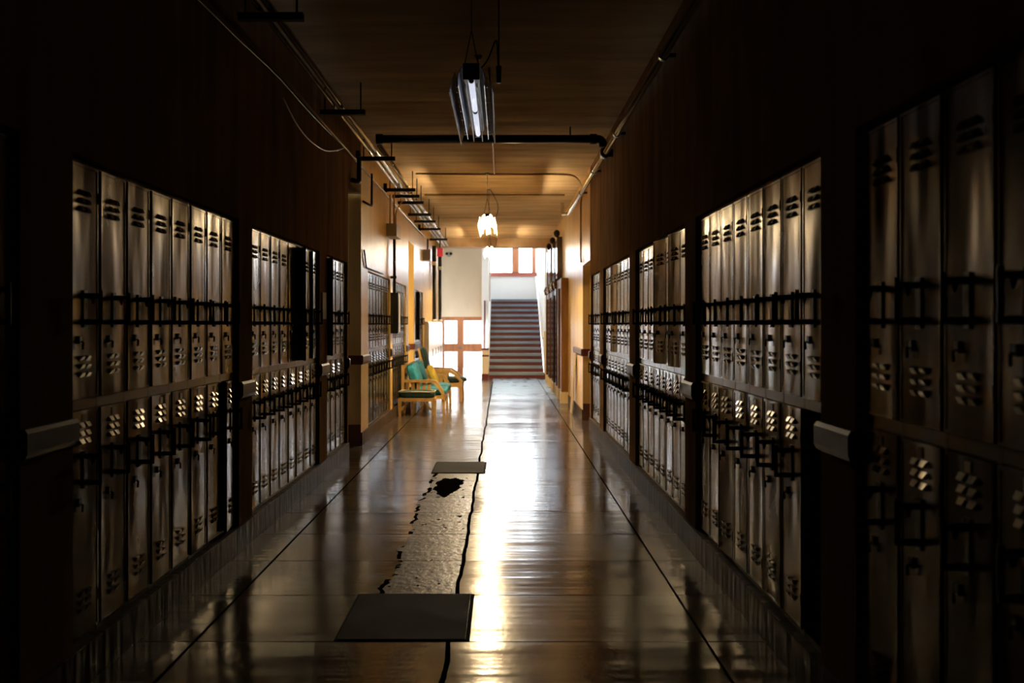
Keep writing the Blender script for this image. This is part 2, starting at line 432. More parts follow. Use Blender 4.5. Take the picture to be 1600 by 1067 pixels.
# --- stairwell at the far end
SY = 25.4; NR = 14; RISE = 0.155; TREAD = 0.34
SX0, SX1 = -0.35, 1.08
YL = SY + (NR - 1) * TREAD + 0.0       # last riser
ZL = NR * RISE
YW = YL + 1.75                          # landing back wall
YA = 29.4                               # exit door wall
ZS = 5.2                                # stairwell ceiling
mb = MB(); VY0, VY1, VZ0, VZ1 = 26.4, 27.4, 2.2, 3.5  # hole for the added side window
mb.box(-2.3, -2.0, 24.2, YA, -0.85, VZ0); mb.box(-2.3, -2.0, 24.2, YA, VZ1, ZS); mb.box(-2.3, -2.0, 24.2, VY0, VZ0, VZ1); mb.box(-2.3, -2.0, VY1, YA, VZ0, VZ1)
struct(mb.build('wall_stairwell_left', M['cream']))
mb = MB(); mb.box(1.115, 1.6, REND, YW + 0.3, -0.2, ZS)
mb.box(1.173, 1.6, 24.2, REND, ZC, ZS)
struct(mb.build('wall_stairwell_right', M['white_wall']))
mb = MB(); mb.box(-2.3, 1.6, 24.2, YW + 0.3, ZS, ZS + 0.15)
mb.box(-2.3, 2.0, 24.2, 24.3, ZC, ZS)
struct(mb.build('ceiling_stairwell', M['white_wall']))
# left side return between the corridor wall and the wider exit alcove
mb = MB(); mb.box(-2.3, XL, LEND, LEND + 0.02, -0.85, ZS); mb.box(-2.0, XL, 24.2, LEND, ZC, ZS)
struct(mb.build('wall_return', M['cream']))
# exit alcove: back wall above and beside the door pair
DX0, DX1, DZ1, DZ0 = -1.84, -0.55, 1.63, -0.65
mb = MB()
mb.box(-2.3, -0.36, YA, YA + 0.25, DZ1, ZS)
mb.box(-2.3, DX0, YA, YA + 0.25, -0.85, DZ1)
struct(mb.build('wall_exit', M['cream']))
mb = MB(); mb.box(-2.0, -0.47, SY + 0.02, YA + 3.0, -0.85, DZ0)
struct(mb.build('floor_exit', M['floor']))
mb = MB()
for k in range(3):
    mb.box(-2.0, -0.47, SY + 0.02, SY + 0.02 + 0.3 * (k + 1), DZ0, -0.1625 * (k + 1))
struct(mb.build('floor_exit_steps', M['tread']))
mb = MB(); mb.box(-1.80, -0.60, YA - 0.012, YA, 1.68, 2.05)
struct(mb.build('trim_4', M['cream']))

# exit door pair
d = MB()
def fr(mb, x0, x1, z0, z1, y0=YA + 0.06, y1=YA + 0.12): mb.box(x0, x1, y0, y1, z0, z1)
fr(d, DX0, DX1, 1.515, DZ1)                      # head
fr(d, DX0, DX0 + 0.10, DZ0, 1.515); fr(d, DX1 - 0.07, DX1, DZ0, 1.515)
fr(d, -1.36, -1.165, DZ0, 1.515)                 # meeting stiles
fr(d, DX0 + 0.10, -1.36, 0.58, 0.83); fr(d, -1.165, DX1 - 0.07, 0.58, 0.83)
fr(d, DX0 + 0.10, -1.36, DZ0, -0.42); fr(d, -1.165, DX1 - 0.07, DZ0, -0.42)
d.bevel(0.006)
exitd = struct(d.build('door_4', M['redwood']))
g = MB(); g.box(DX0 + 0.09, DX1 - 0.06, YA + 0.088, YA + 0.092, -0.43, 1.52)
g.build('pane', M['glass'], exitd)
p = MB(); p.tube([(-1.33, YA + 0.03, 0.70), (-1.20, YA + 0.03, 0.70)], 0.015, 8); p.box(-1.30, -1.22, YA + 0.045, YA + 0.058, 0.66, 0.74)
p.build('push_bar', M['plate'], exitd)
# leaf of an inner door standing open at the left
d = MB(); d.box(-1.80, -1.755, 27.3, 28.15, DZ0 + 0.01, 1.40); d.box(-1.754, -1.61, 27.26, 27.30, DZ0 + 0.01, 1.40)
d.bevel(0.004)
struct(d.build('door_5', M['redwood']))

# partition between alcove and stairs
mb = MB(); mb.box(-0.60, -0.40, 28.6, YA + 0.25, -0.85, ZS)
mb.box(-0.47, -0.40, YA + 0.25, YW, -0.85, 2.95)
mb.box(-0.47, -0.36, SY + 0.36, 28.6, -0.85, 0.0)
struct(mb.build('wall_partition', M['white_wall']))
mb = MB(); mb.box(-0.535, -0.495, 28.54, 28.597, 0.6, 2.10)
struct(mb.build('trim_5', M['redpaint']))
mb = MB(); mb.box(-0.53, -0.355, SY - 0.02, SY + 0.35, 0.12, 0.74)
struct(mb.build('wall_stair_pier', M['cream']))
mb = MB(); mb.box(-0.545, -0.353, SY - 0.035, SY + 0.352, 0.0, 0.12); mb.box(-0.54, -0.353, SY - 0.03, SY + 0.352, 0.74, 0.78)
mb.box(-0.535, -0.353, SY - 0.026, SY + 0.352, 0.57, 0.615)
struct(mb.build('trim_6', M['redpaint']))
mb = MB(); mb.box(1.082, 1.155, SY - 0.02, SY + 0.25, 0.12, 1.22)
struct(mb.build('wall_stair_curb', M['cream']))
mb = MB(); mb.box(1.078, 1.17, SY - 0.035, SY + 0.252, 0.0, 0.12)
struct(mb.build('trim_7', M['redpaint']))

mb = MB(); mb.hexa([(-0.42, SY + 0.355, 0.0), (-0.42, SY + 0.355, 0.42), (-0.42, YL, ZL - 0.1), (-0.42, YL, ZL + 0.12), (-0.352, SY + 0.355, 0.0), (-0.352, SY + 0.355, 0.42), (-0.352, YL, ZL - 0.1), (-0.352, YL, ZL + 0.12)])
struct(mb.build('trim_8', M['white_wall']))
# staircase: one thing with risers and treads
st = thing('staircase', 'dark red staircase with blue-grey treads climbing to the bright landing window', 'staircase', (0.365, SY, 0))
core = MB()
for k in range(NR):
    core.box(SX0, SX1, SY + k * TREAD + 0.02, SY + (k + 1) * TREAD if k < NR - 1 else YW - 0.003, k * RISE if k == 0 else k * RISE - 0.02, (k + 1) * RISE - 0.065)
core.build('carcass', M['redpaint'], st, loc=None).location = (-0.365, -SY, 0)
for k in range(NR):
    r = MB(); r.box(SX0, SX1, SY + k * TREAD, SY + k * TREAD + 0.02, k * RISE, (k + 1) * RISE - 0.065)
    o = r.build('riser', M['redpaint'], st); o.location = (-0.365, -SY, 0)
    t = MB(); y1 = SY + (k + 1) * TREAD + 0.02 if k < NR - 1 else YW - 0.003
    t.box(SX0, SX1, SY + k * TREAD - 0.025, y1, (k + 1) * RISE - 0.065, (k + 1) * RISE)
    t.bevel(0.006)
    o = t.build('tread', M['tread'], st); o.location = (-0.365, -SY, 0)

# handrail
hr = thing('handrail', 'white handrail sloping up the right wall of the stairs', 'handrail', (1.04, SY + 0.2, 0))
h = MB(); h.box(1.035, 1.075, -0.035, 0.035, -0.045, 0.045)
bmp = MB()
a, b = Vector((1.05, SY + 0.2, 1.05)), Vector((1.05, YL + 0.3, 2.85))
h.bm.free(); h = MB()
h.tube([a, b], 0.034, 10)
h.build('rail', M['whitepaint'], hr, True).location = (-1.04, -SY - 0.2, 0)
for k in range(4):
    q = a.lerp(b, 0.08 + 0.28 * k); br = MB(); br.tube([q + Vector((0, 0, -0.035)), q + Vector((0, 0, -0.09)), q + Vector((0.062, 0, -0.09))], 0.01, 6)
    br.build('bracket', M['whitepaint'], hr).location = (-1.04, -SY - 0.2, 0)

# landing wall with the tall window
WX0, WX1, WZ0, WZ1 = -1.6, 1.06, 3.06, 4.75
mb = MB()
mb.box(-2.3, 1.115, YW, YW + 0.3, 0, WZ0 - 0.0); mb.box(-2.3, 1.115, YW, YW + 0.3, WZ1, ZS)
mb.box(-2.3, WX0, YW, YW + 0.3, WZ0, WZ1); mb.box(WX1, 1.115, YW, YW + 0.3, WZ0, WZ1)
mb.box(-2.3, -2.0, YA + 0.25, YW, 2.0, ZS)
struct(mb.build('wall_landing', M['white_wall']))
mb = MB(); mb.box(-2.3, -0.47, YA + 0.25, YW, 2.75, 2.95)
struct(mb.build('floor_landing', M['white_wall']))
w = MB()
def wf(x0, x1, z0, z1): w.box(x0, x1, YW + 0.08, YW + 0.15, z0, z1)
wf(WX0, WX0 + 0.09, WZ0, WZ1); wf(0.955, WX1, WZ0, WZ1); wf(WX0, WX1, WZ1 - 0.09, WZ1); wf(WX0, WX1, WZ0, WZ0 + 0.03)
wf(0.31, 0.54, WZ0, WZ1); wf(-0.72, -0.5, WZ0, WZ1)
win = struct(w.build('window_1', M['redwood']))
g = MB(); g.box(WX0 + 0.05, WX1 - 0.02, YW + 0.108, YW + 0.112, WZ0 + 0.02, WZ1 - 0.05)
g.build('pane', M['glass'], win)
s_ = MB(); s_.box(WX0 - 0.1, WX1 + 0.05, YW - 0.07, YW + 0.08, WZ0 - 0.11, WZ0); s_.bevel(0.008)
s_.build('sill', M['sill'], win)
w = MB()
def wf2(y0, y1, z0, z1): w.box(-2.2, -2.13, y0, y1, z0, z1)
wf2(VY0, VY0 + 0.08, VZ0, VZ1); wf2(VY1 - 0.08, VY1, VZ0, VZ1); wf2(VY0, VY1, VZ0, VZ0 + 0.08); wf2(VY0, VY1, VZ1 - 0.08, VZ1); wf2(26.87, 26.92, VZ0, VZ1)
win_added = struct(w.build('window_added_side', M['redwood']))  # unseen window, added to light the exit alcove
g = MB(); g.box(-2.168, -2.162, VY0 + 0.05, VY1 - 0.05, VZ0 + 0.05, VZ1 - 0.05); g.build('pane', M['glass'], win_added)
# yard outside the exit door
mb = MB(); mb.box(-14, 14, YA + 3.0, YA + 40, -1.0, -0.68)
struct(mb.build('ground_outside', M['yard']))

# --- tall door surrounds on the right wall near the stairs
def surround(name, ya, yb, z1, z2, m, proj=0.13, glazed=False):
    """posts, head and crown standing out from the right wall; leaf recessed between the posts"""
    x1 = XR - 0.002; x0 = XR - proj
    f = MB()
    for (p, q) in ((ya, ya + 0.16), (yb - 0.16, yb)):
        f.box(x0, x1, p, q, 0.20, z1)
        f.box(x0 + 0.02, x1, p + 0.02, q - 0.02, z1, z2 - 0.10)
    f.box(x0 + 0.01, x1, ya + 0.16, yb - 0.16, z1 - 0.16, z1)
    f.bevel(0.012, 2)
    o = struct(f.build(name, m))
    for (p, q) in ((ya - 0.012, ya + 0.172), (yb - 0.172, yb + 0.012)):
        b_ = MB(); b_.box(x0 - 0.012, x1, p, q, 0, 0.20); b_.bevel(0.01); b_.build('plinth', M['board'], o)
    if glazed: return o, x0, x1
    l = MB(); l.box(XR - 0.05, x1, ya + 0.16, yb - 0.16, 0.01, z1 - 0.16)
    for v0, v1 in ((0.1, 0.42), (0.5, 0.92)): l.box(XR - 0.062, XR - 0.05, ya + 0.26, yb - 0.26, z1 * v0, (z1 - 0.16) * v1)
    l.build('leaf', m, o)
    k = MB(); k.tube([(XR - 0.05, ya + 0.24, 1.02), (XR - 0.10, ya + 0.24, 1.02)], [0.014, 0.028], 10); k.build('door_knob', M['plate'], o, True)
    return o, x0, x1
surround('door_6', 17.40, 18.55, 2.23, 2.20, M['brownwood'])
for i, ya in enumerate((19.15, 20.75, 22.35)):
    o, x0, x1 = surround('door_%d' % (7 + i), ya, ya + 1.25, 2.15, 3.22, M['casing'], 0.125, i == 1)
    c = MB()
    for p in (ya - 0.02, ya + 1.25 - 0.18):
        c.tube([(x0 + 0.03, p + 0.1, 2.10), (x0 + 0.03, p + 0.1, 2.20)], [0.06, 0.085], 12)
        c.tube([(x0 + 0.03, p + 0.1, 2.20), (x0 + 0.03, p + 0.1, 2.30)], [0.085, 0.05], 12)
    c.build('collar', M['casing'], o, True)
    if i != 1:
        t = MB(); t.box(x0 + 0.04, x1, ya + 0.14, ya + 1.11, 2.16, 3.10); t.build('transom', M['casing'], o)
    for p in (ya + 0.08,):
        c = MB(); rr = [(0.0, 0.02), (0.02, 0.04), (0.05, 0.058), (0.09, 0.062), (0.13, 0.045), (0.15, 0.01)]
        c.tube([(x0 + 0.02, p, 3.11 + h_) for h_, _ in rr], [r_ for _, r_ in rr], 14); c.build('finial', M['black'], o, True)

# ------------------------------------------------------------------ lockers
def louvers(mb, yc, z0, flip):
    for c_ in (-0.029, 0.029):
        for k in range(3):
            z = z0 + k * 0.032
            y0, y1 = yc + c_ - 0.021, yc + c_ + 0.021
            x = 0.0125
            if flip: prof = [(x, z), (x + 0.011, z + 0.018), (x, z + 0.022)]
            else: prof = [(x, z + 0.022), (x + 0.011, z + 0.004), (x, z)]
            a = [mb.bm.verts.new((p[0], y0 + (0.006 if i == 1 else 0), p[1])) for i, p in enumerate(prof)]
            b = [mb.bm.verts.new((p[0], y1 - (0.006 if i == 1 else 0), p[1])) for i, p in enumerate(prof)]
            for i in range(3): mb.bm.faces.new((a[i], a[(i + 1) % 3], b[(i + 1) % 3], b[i]))
            mb.bm.faces.new(a[::-1]); mb.bm.faces.new(b)
DW = 0.266; HY = DW / 2                     # door width, hinge offset
def door_mesh(h, l1, l2):
    mb = MB()
    mb.box(-0.005, 0.0105, -DW, 0, 0, h)
    mb.bevel(0.003, 1)
    # rolled rim round the door face
    for (a, b, c_, d_) in ((-DW + 0.002, -DW + 0.011, 0.002, h - 0.002), (-0.011, -0.002, 0.002, h - 0.002), (-DW + 0.011, -0.011, 0.002, 0.011), (-DW + 0.011, -0.011, h - 0.011, h - 0.002)):
        mb.box(0.0104, 0.0128, a, b, c_, d_)
    louvers(mb, -DW / 2, l1, False); louvers(mb, -DW / 2, l2, True)
    # hinge knuckles
    for z in (0.10, h - 0.14):
        mb.tube([(0.012, 0.003, z), (0.012, 0.003, z + 0.045)], 0.005, 6)
    return mb
def make_locker():
    root = thing('school_locker', '', 'locker')
    b = MB()
    H = ZT - ZB - 0.004
    for s in (-1, 1):
        y0, y1 = sorted((s * (PITCH / 2 - 0.0005), s * (HY + 0.0015)))
        b.box(-0.34, 0.004, y0, y1, 0, H)
    y = HY + 0.0015
    b.box(-0.34, 0.002, -y, y, 0, 0.018); b.box(-0.34, 0.003, -y, y, 0.907, 0.947); b.box(-0.34, 0.002, -y, y, 1.875, H)
    b.box(-0.34, -0.33, -y, y, 0.018, 0.907); b.box(-0.34, -0.33, -y, y, 0.947, 1.875)
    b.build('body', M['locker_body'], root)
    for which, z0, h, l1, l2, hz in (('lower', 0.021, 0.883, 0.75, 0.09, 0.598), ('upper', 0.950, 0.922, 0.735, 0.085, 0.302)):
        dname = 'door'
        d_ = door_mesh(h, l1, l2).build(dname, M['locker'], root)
        d_.location = (0.0, HY, z0); d_['tier'] = which
        k = MB()
        k.box(0.0, 0.006, -0.016, 0.016, -0.022, 0.125)
        for z in (0.0, 0.103):
            k.tube([(0.004, 0, z), (0.066, 0, z)], [0.0115, 0.009], 8)
        k.tube([(0.064, 0, -0.008), (0.064, 0, 0.125)], 0.0082, 8)
        k.tube([(0.034, 0, 0.100), (0.034, 0, 0.072)], [0.012, 0.004], 8)
        k.build('handle', M['black'], d_, loc=None).location = (0.0105, -DW / 2, hz)
        l = MB(); l.box(0, 0.008, -0.011, 0.011, 0, 0.03); l.tube([(0.008, 0, 0.008), (0.016, 0, 0.006), (0.014, 0, -0.022)], 0.005, 6)
        l.build('lock', M['black'], d_).location = (0.0105, -DW / 2 - 0.05, hz - 0.085)
        if which == 'lower':
            t = MB(); t.box(0, 0.0025, -0.016, 0.016, 0, 0.030); t.build('number_plate', M['plate'], d_).location = (0.0105, -DW / 2, 0.84)
    return root
proto = make_locker()
ORD = ['first', 'second', 'third', 'fourth', 'fifth', 'sixth', 'seventh', 'eighth']
BANKNAMES = {
    'L': ['left bank at the dark photo edge', 'nearest whole left bank', 'left bank beside the paper notice', 'short left bank before the black doorway',
          'left bank just past the black doorway', 'left bank behind the footstool', 'farthest left bank behind the lounge chair'],
    'R': ['nearly black nearest right bank', 'right bank missing one lower door', 'right bank with dull doors ajar', 'long right bank beside the narrow one', 'narrow right bank beside the yellow doorway']}
OPEN = {('L', 2, 5): (16, 0), ('L', 2, 7): (4, 0), ('L', 3, 0): (15, 0), ('L', 6, 2): (13, 0), ('L', 1, 7): (0, 5),
        ('R', 2, 3): (10, 0), ('R', 2, 1): (7, 0), ('R', 3, 4): (8, 0), ('R', 1, 5): (0, 3)}
first = True
lock_x = 0.022 + 0.0128
for side, banks in (('L', LB), ('R', RB)):
    for bi, (y0, n) in enumerate(banks):
        for k in range(n):
            yc = y0 + (k + 0.5) * PITCH
            missing = (side, bi, k) == ('R', 1, 0)
            if first: o = proto; first = False
            else: o = copy_tree(proto)
            if side == 'L': o.location = (XL - lock_x, yc, ZB + 0.001); o.rotation_euler = (0, 0, 0)
            else: o.location = (XR + lock_x, yc, ZB + 0.001); o.rotation_euler = (0, 0, PI)
            up, lo = OPEN.get((side, bi, k), (0, 0))
            for ch in list(o.children):
                if ch.name.startswith('door'):
                    a = up if ch['tier'] == 'upper' else lo
                    ch.rotation_euler = (0, 0, math.radians(a + random.uniform(0.0, 0.9)))
                    if missing and ch['tier'] == 'lower':
                        for g_ in list(ch.children): bpy.data.objects.remove(g_)
                        bpy.data.objects.remove(ch)
            bank = BANKNAMES[side][bi]
            look = 'dented tan locker,' if (side, bi, k) not in OPEN else 'ajar tan locker,'
            if missing: look = 'half doorless tan locker,'
            o['label'] = '%s %s from near end of the %s' % (look, ORD[k], bank)
            o['group'] = 'lockers in the ' + bank

# ------------------------------------------------------------------ pendant lamps
def make_pendant(name, label, loc, lit, length=1.75, wire=0.55):
    root = thing(name, label, 'lamp', loc, 0, 'hanging louvre lamps')
    L = length
    hb = MB(); hw = 0.018 if lit else 0.048; hb.box(-hw, hw, 0, L, 0.095 if lit else 0.065, 0.125); hb.bevel(0.006); hb.build('housing', M['darkbox'], root)
    cp = MB(); cw, cz = (0.03, 0.085) if lit else (0.05, 0.03); cp.box(-cw, cw, -0.012, 0.0, cz, 0.13); cp.build('end_cap', M['darkbox'], root); cp = MB(); cp.box(-0.03, 0.03, L, L + 0.012, 0.02, 0.13); cp.build('end_cap', M['darkbox'], root)
    ml = M['blade_white'] if lit else M['chrome']
    tm = M['tube_on'] if lit else M['tube_off']
    for k in range(2):
        y0 = 0.02 + k * (L / 2 - 0.0); y1 = y0 + L / 2 - 0.04
        t = MB(); t.tube([(0, y0 + 0.02, 0.035), (0, y1 - 0.02, 0.035)], 0.019, 14); tb = t.build('tube', tm, root, True)
        for ya, yb in ((y0, y0 + 0.02), (y1 - 0.02, y1)):
            c = MB(); c.tube([(0, ya, 0.035), (0, yb, 0.035)], 0.0175, 12); c.build('tube_cap', M['plate'], tb, True)
    for s in (-1, 1):
        # rail beside the tube, curved inner reflector, flared outer blade with slanted vanes between
        r = MB(); r.box(s * 0.034 - 0.003, s * 0.034 + 0.003, 0.0, L + 0.02, -0.014, 0.008); r.build('rail', M['blade_white'] if lit else M['rim'], root)
        i = MB()
        cs = [(0.019, 0.119), (0.05, 0.115), (0.066, 0.10), (0.074, 0.078)] if lit else [(0.05, 0.115), (0.066, 0.10), (0.076, 0.07), (0.080, 0.03), (0.078, 0.0)]
        prof = [(s * a, b) for a, b in cs] + [(s * (a + 0.004), b) for a, b in reversed(cs)]
        i.prism(prof, 'y', 0.0, L); rf = i.build('reflector', ml, root)
        o = MB(); prof = [(s * 0.100, 0.085), (s * 0.131, -0.035), (s * 0.134, -0.035), (s * 0.103, 0.085)]
        o.prism(prof, 'y', 0.0, L); ob = o.build('blade', ml, root)
        rm = MB(); rm.box(s * 0.1325 - 0.0035, s * 0.1325 + 0.0035, -0.004, L + 0.004, -0.043, -0.035); rm.build('blade_rim', M['blade_white'] if lit else M['rim'], ob)
        vm_ = None
        for k in range(12 if not lit else 6):
            y = 0.06 + k * (L - 0.24) / (11 if not lit else 5)
            xs = sorted((s * 0.083, s * 0.099))
            if vm_ is None:
                v = MB()
                v.hexa([(xs[0], 0, 0.0), (xs[0], 0.09, 0.085), (xs[0], 0.004, 0.0), (xs[0], 0.094, 0.085),
                        (xs[1], 0, 0.0), (xs[1], 0.09, 0.085), (xs[1], 0.004, 0.0), (xs[1], 0.094, 0.085)])
                vm_ = v.build('louvre', ml, root); vm_.location = (0, y, 0)
            else:
                c2 = vm_.copy(); C.objects.link(c2); c2.parent = root; c2.location = (0, y, 0)
    zc = ZC - loc[2]
    for y in (0.05, L - 0.05):
        wv = MB()
        apex = (0, y, 0.125 + min(0.22, zc * 0.4))
        wv.tube([(-0.045, y, 0.12), apex], 0.0032, 5); wv.tube([(0.045, y, 0.12), apex], 0.0032, 5); wv.tube([apex, (0, y, zc)], 0.0032, 5)
        wv.build('hanger_wire', M['black'], root)
        cn = MB(); cn.tube([(0, y, zc - 0.03), (0, y, zc - 0.001)], [0.02, 0.035], 12); cn.build('ceiling_hook', M['greybox'], root, True)
    cd = MB()
    if not lit:
        pth = smooth_path([(0.05, 0.10, 0.12), (0.10, 0.06, 0.17), (0.15, 0.03, 0.28), (0.16, 0.02, 0.20), (0.165, 0.02, 0.10)], 5)
        cd.tube(pth, 0.005, 6); cd.tube([(0.168, 0.02, 0.02), (0.168, 0.02, 0.12)], [0.014, 0.017], 8); cd.tube([(0.168, 0.02, 0.12), (0.168, 0.02, zc)], 0.0045, 6)
    else:
        pth = smooth_path([(0.03, 0.9, 0.12), (0.12, 1.1, 0.22), (0.14, 1.4, 0.42), (0.05, 1.7, zc - 0.05), (0.0, 1.75, zc - 0.002)], 6)
        cd.tube(pth, 0.006, 6)
    cd.build('power_cord', M['black'], root, True)
    return root
make_pendant('pendant_lamp', 'dim louvred tube lamp hanging nearest, its metal blades shining blue', (-0.19, 5.95, 2.855), False)
make_pendant('pendant_lamp', 'glowing louvred lamp hanging above the sofa and footstool', (-0.21, 13.5, 2.80), True)
make_pendant('pendant_lamp', 'small glowing lamp farthest away, hanging in front of the landing window', (-0.28, 21.3, 2.98), True)

# ------------------------------------------------------------------ pipes, conduits and cables
def run(name, label, cat, path, r, m, group=None, n=10, smooth=True):
    mb = MB(); mb.tube(path, r, n)
    o = mb.build(name, m, None, smooth); o.location = (0, 0, 0)
    return tag(o, label, cat, group)
# right hand main with its clamps
root = thing('steam_pipe', 'long shiny pipe running along the top of the right wall', 'pipe', (1.09, 2.0, 3.22), 0, 'overhead pipes')
mb = MB(); mb.tube(elbow_path([(0, 0, 0), (0, 14.1, 0), (-0.09, 14.25, 0.0), (-0.09, 14.25, 0.20)], 0.05), 0.030, 12); mb.build('pipe_run', M['pipe'], root, True)
for y in (2.2, 4.6, 7.3, 9.6, 11.5):
    mb = MB(); mb.tube([(0, y, 0), (0, y + 0.05, 0)], 0.037, 12); mb.box(0.03, 0.082, y + 0.01, y + 0.04, -0.012, 0.012); mb.build('clamp', M['blackpipe'], root)
mb = MB(); mb.tube([(0, 8.32, 0.0), (0, 8.48, 0.0)], 0.052, 12); mb.tube([(0.0, 8.40, 0), (0.082, 8.40, 0)], 0.042, 12); mb.build('tee_joint', M['blackpipe'], root, True)
# black cross pipe that turns and runs away along the left wall
root = thing('cross_pipe', 'black pipe crossing below the ceiling just beyond the nearest lamp', 'pipe', (0, 10.40, 3.37), 0, 'overhead pipes')
mb = MB(); mb.tube(elbow_path([(1.07, 0, -0.085), (1.07, 0, 0), (-1.30, 0, 0)], 0.07), 0.045, 14); mb.build('pipe_run', M['blackpipe'], root, True)
for xa, xb in ((-1.27, -1.34), (1.0, 0.93)):
    mb = MB(); mb.tube([(xa, 0, 0), (xb, 0, 0)], 0.056, 12); mb.build('elbow_collar', M['blackpipe'], root, True)
mb = MB(); mb.tube([(0.72, 0, 0.04), (0.72, 0, 0.129)], 0.008, 6); mb.build('hanger_rod', M['black'], root)
def lrun(x, z, y0, y1, label, r):
    return run('steam_pipe', label, 'pipe', [(x, y0, z), (x, (y0 + y1) / 2, z), (x, y1, z)], r, M['pipe'], 'overhead pipes')
lrun(-1.46, 3.30, 2.0, 23.6, 'thin shiny pipe nearest the left wall, carried on the black brackets', 0.020)
lrun(-1.395, 3.305, 2.0, 23.6, 'middle shiny pipe of the left run on the black brackets', 0.024)
lrun(-1.31, 3.31, 10.46, 23.6, 'thicker outer left pipe starting where the black cross pipe ends', 0.030)
for k, yb in enumerate((5.86, 8.5, 10.87, 13.4, 14.07, 14.8, 16.4, 17.5, 18.9, 21.2)):
    root = thing('pipe_bracket', 'black strut bracket under the left pipes, %s from the near end' % (ORD + ['ninth', 'tenth'])[k], 'bracket', (-1.38, yb, 3.24), 0, 'brackets under the left pipes')
    mb = MB(); mb.box(-0.20, 0.19, -0.025, 0.025, -0.022, 0.022); mb.build('strut', M['black'], root)
    for x in (-0.16, 0.15):
        mb = MB(); mb.tube([(x, 0, 0.022), (x, 0, 0.259)], 0.007, 6); mb.build('rod', M['black'], root)
    if k in (2, 3, 8):
        mb = MB(); mb.box(-0.245, -0.20, -0.02, 0.02, -0.03, 0.09); mb.build('end_plate', M['black'], root)
# conduit high on the left wall
run('conduit', 'long painted conduit high on the left wall below the pipes', 'conduit', [(-1.605, 3.0, 3.20), (-1.605, 10.5, 3.20), (-1.605, 20.0, 3.20)], 0.014, M['conduit'], 'wall conduits', 8)
root = run('conduit_drop', 'black elbow pipe dropping above the dark doorway', 'conduit', elbow_path([(-1.555, 10.55, 3.235), (-1.555, 10.62, 3.235), (-1.555, 10.62, 2.94), (-1.60, 10.45, 2.94)], 0.03), 0.026, M['blackpipe'], None, 10)
run('conduit_drop', 'thin black conduit dropping from a bracket beside the dark doorway top', 'conduit', elbow_path([(-1.568, 11.75, 3.21), (-1.568, 11.75, 2.82), (-1.605, 11.30, 2.82)], 0.04), 0.014, M['black'], None, 8)
# loose cables on the dark part of the left wall
run('loose_cable', 'slack cable drooping from the left wall conduit in a long curve', 'cable',
    smooth_path([(-1.60, 7.15, 3.05), (-1.60, 7.6, 2.96), (-1.60, 8.1, 2.93), (-1.60, 8.75, 2.96), (-1.60, 9.3, 3.05), (-1.60, 9.9, 3.183)], 6), 0.006, M['whitepaint'], None, 6)
run('loose_cable', 'thin cable sagging along the top left wall near the photo edge', 'cable',
    smooth_path([(-1.605, 4.6, 3.10), (-1.605, 5.4, 3.12), (-1.605, 6.0, 3.135), (-1.605, 7.0, 3.17), (-1.605, 8.2, 3.165), (-1.605, 9.2, 3.18)], 6), 0.005, M['greybox'], None, 6)
run('wall_cable', 'short dark cable bent in an L above the lockers past the black doorway', 'cable',
    elbow_path([(-1.615, 11.45, 2.27), (-1.615, 11.6, 2.08), (-1.615, 13.25, 2.085)], 0.03), 0.009, M['black'], None, 6)
# ceiling conduits
run('overhead_conduit', 'conduit across the ceiling that bends down the right wall', 'conduit',
    smooth_path([(-1.2, 13.55, 3.485), (-0.4, 13.6, 3.485), (0.3, 13.6, 3.485), (0.75, 13.6, 3.485), (1.0, 13.65, 3.47), (1.14, 13.95, 3.38)], 5) +
    elbow_path([(1.157, 14.45, 3.20), (1.157, 14.48, 2.40), (1.157, 14.40, 2.32)], 0.04), 0.012, M['conduit'], 'ceiling conduits', 8)
run('overhead_conduit', 'straight dark conduit across the ceiling behind the glowing lamp', 'conduit', [(-1.25, 15.75, 3.482), (0, 15.75, 3.482), (1.0, 15.75, 3.482)], 0.016, M['conduit'], 'ceiling conduits', 8)
run('overhead_conduit', 'thin conduit running lengthwise along the middle of the ceiling', 'conduit', [(-0.11, 8.0, 3.488), (-0.11, 10, 3.488), (-0.11, 13.57, 3.488)], 0.010, M['conduit'], 'ceiling conduits', 8)

# electrical boxes on the left wall
root = thing('junction_box', 'square grey junction box high on the left wall above the panel box', 'electrical box', (XL + 0.001, 13.70, 2.64))
mb = MB(); mb.box(0.0, 0.145, 0, 0.56, 0, 0.175); mb.bevel(0.006); mb.build('case', M['greybox'], root)
for y, x in ((0.05, 0.05), (0.09, 0.10)):
    mb = MB(); mb.tube([(x, y, 0.175), (x, y, 0.59)], 0.012, 8); mb.build('riser_conduit', M['conduit'], root)
mb = MB(); mb.tube(smooth_path([(0.08, 0.5, 0.175), (0.08, 0.5, 0.36), (0.10, 0.53, 0.44), (0.17, 0.58, 0.56)], 5), 0.011, 8); mb.build('riser_conduit', M['conduit'], root, True)
root = thing('panel_box', 'tall black electrical panel box on the left wall above the footstool', 'electrical box', (XL + 0.001, 14.235, 1.27))
mb = MB(); mb.box(0.0, 0.110, 0, 0.225, 0, 0.595); mb.bevel(0.006); mb.build('case', M['darkbox'], root)
mb = MB(); mb.box(0.1105, 0.118, 0.015, 0.21, 0.02, 0.575); mb.bevel(0.003); mb.build('cover', M['greybox'], root)
mb = MB(); mb.tube([(0.055, 0.01, 0.595), (0.055, 0.01, 1.369)], 0.022, 10); mb.build('riser_conduit', M['blackpipe'], root, True)
mb = MB(); mb.box(0.0, 0.085, -0.015, 0.035, 0.80, 0.835); mb.build('conduit_strap', M['black'], root)

# paper notice on the pilaster
mb = MB(); mb.box(XL + 0.001, XL + 0.012, 8.80, 8.985, 1.45, 1.69); mb.bevel(0.002)
tag(mb.build('paper_notice', M['paper']), 'small brown paper notice on the pilaster between two left locker banks', 'notice')

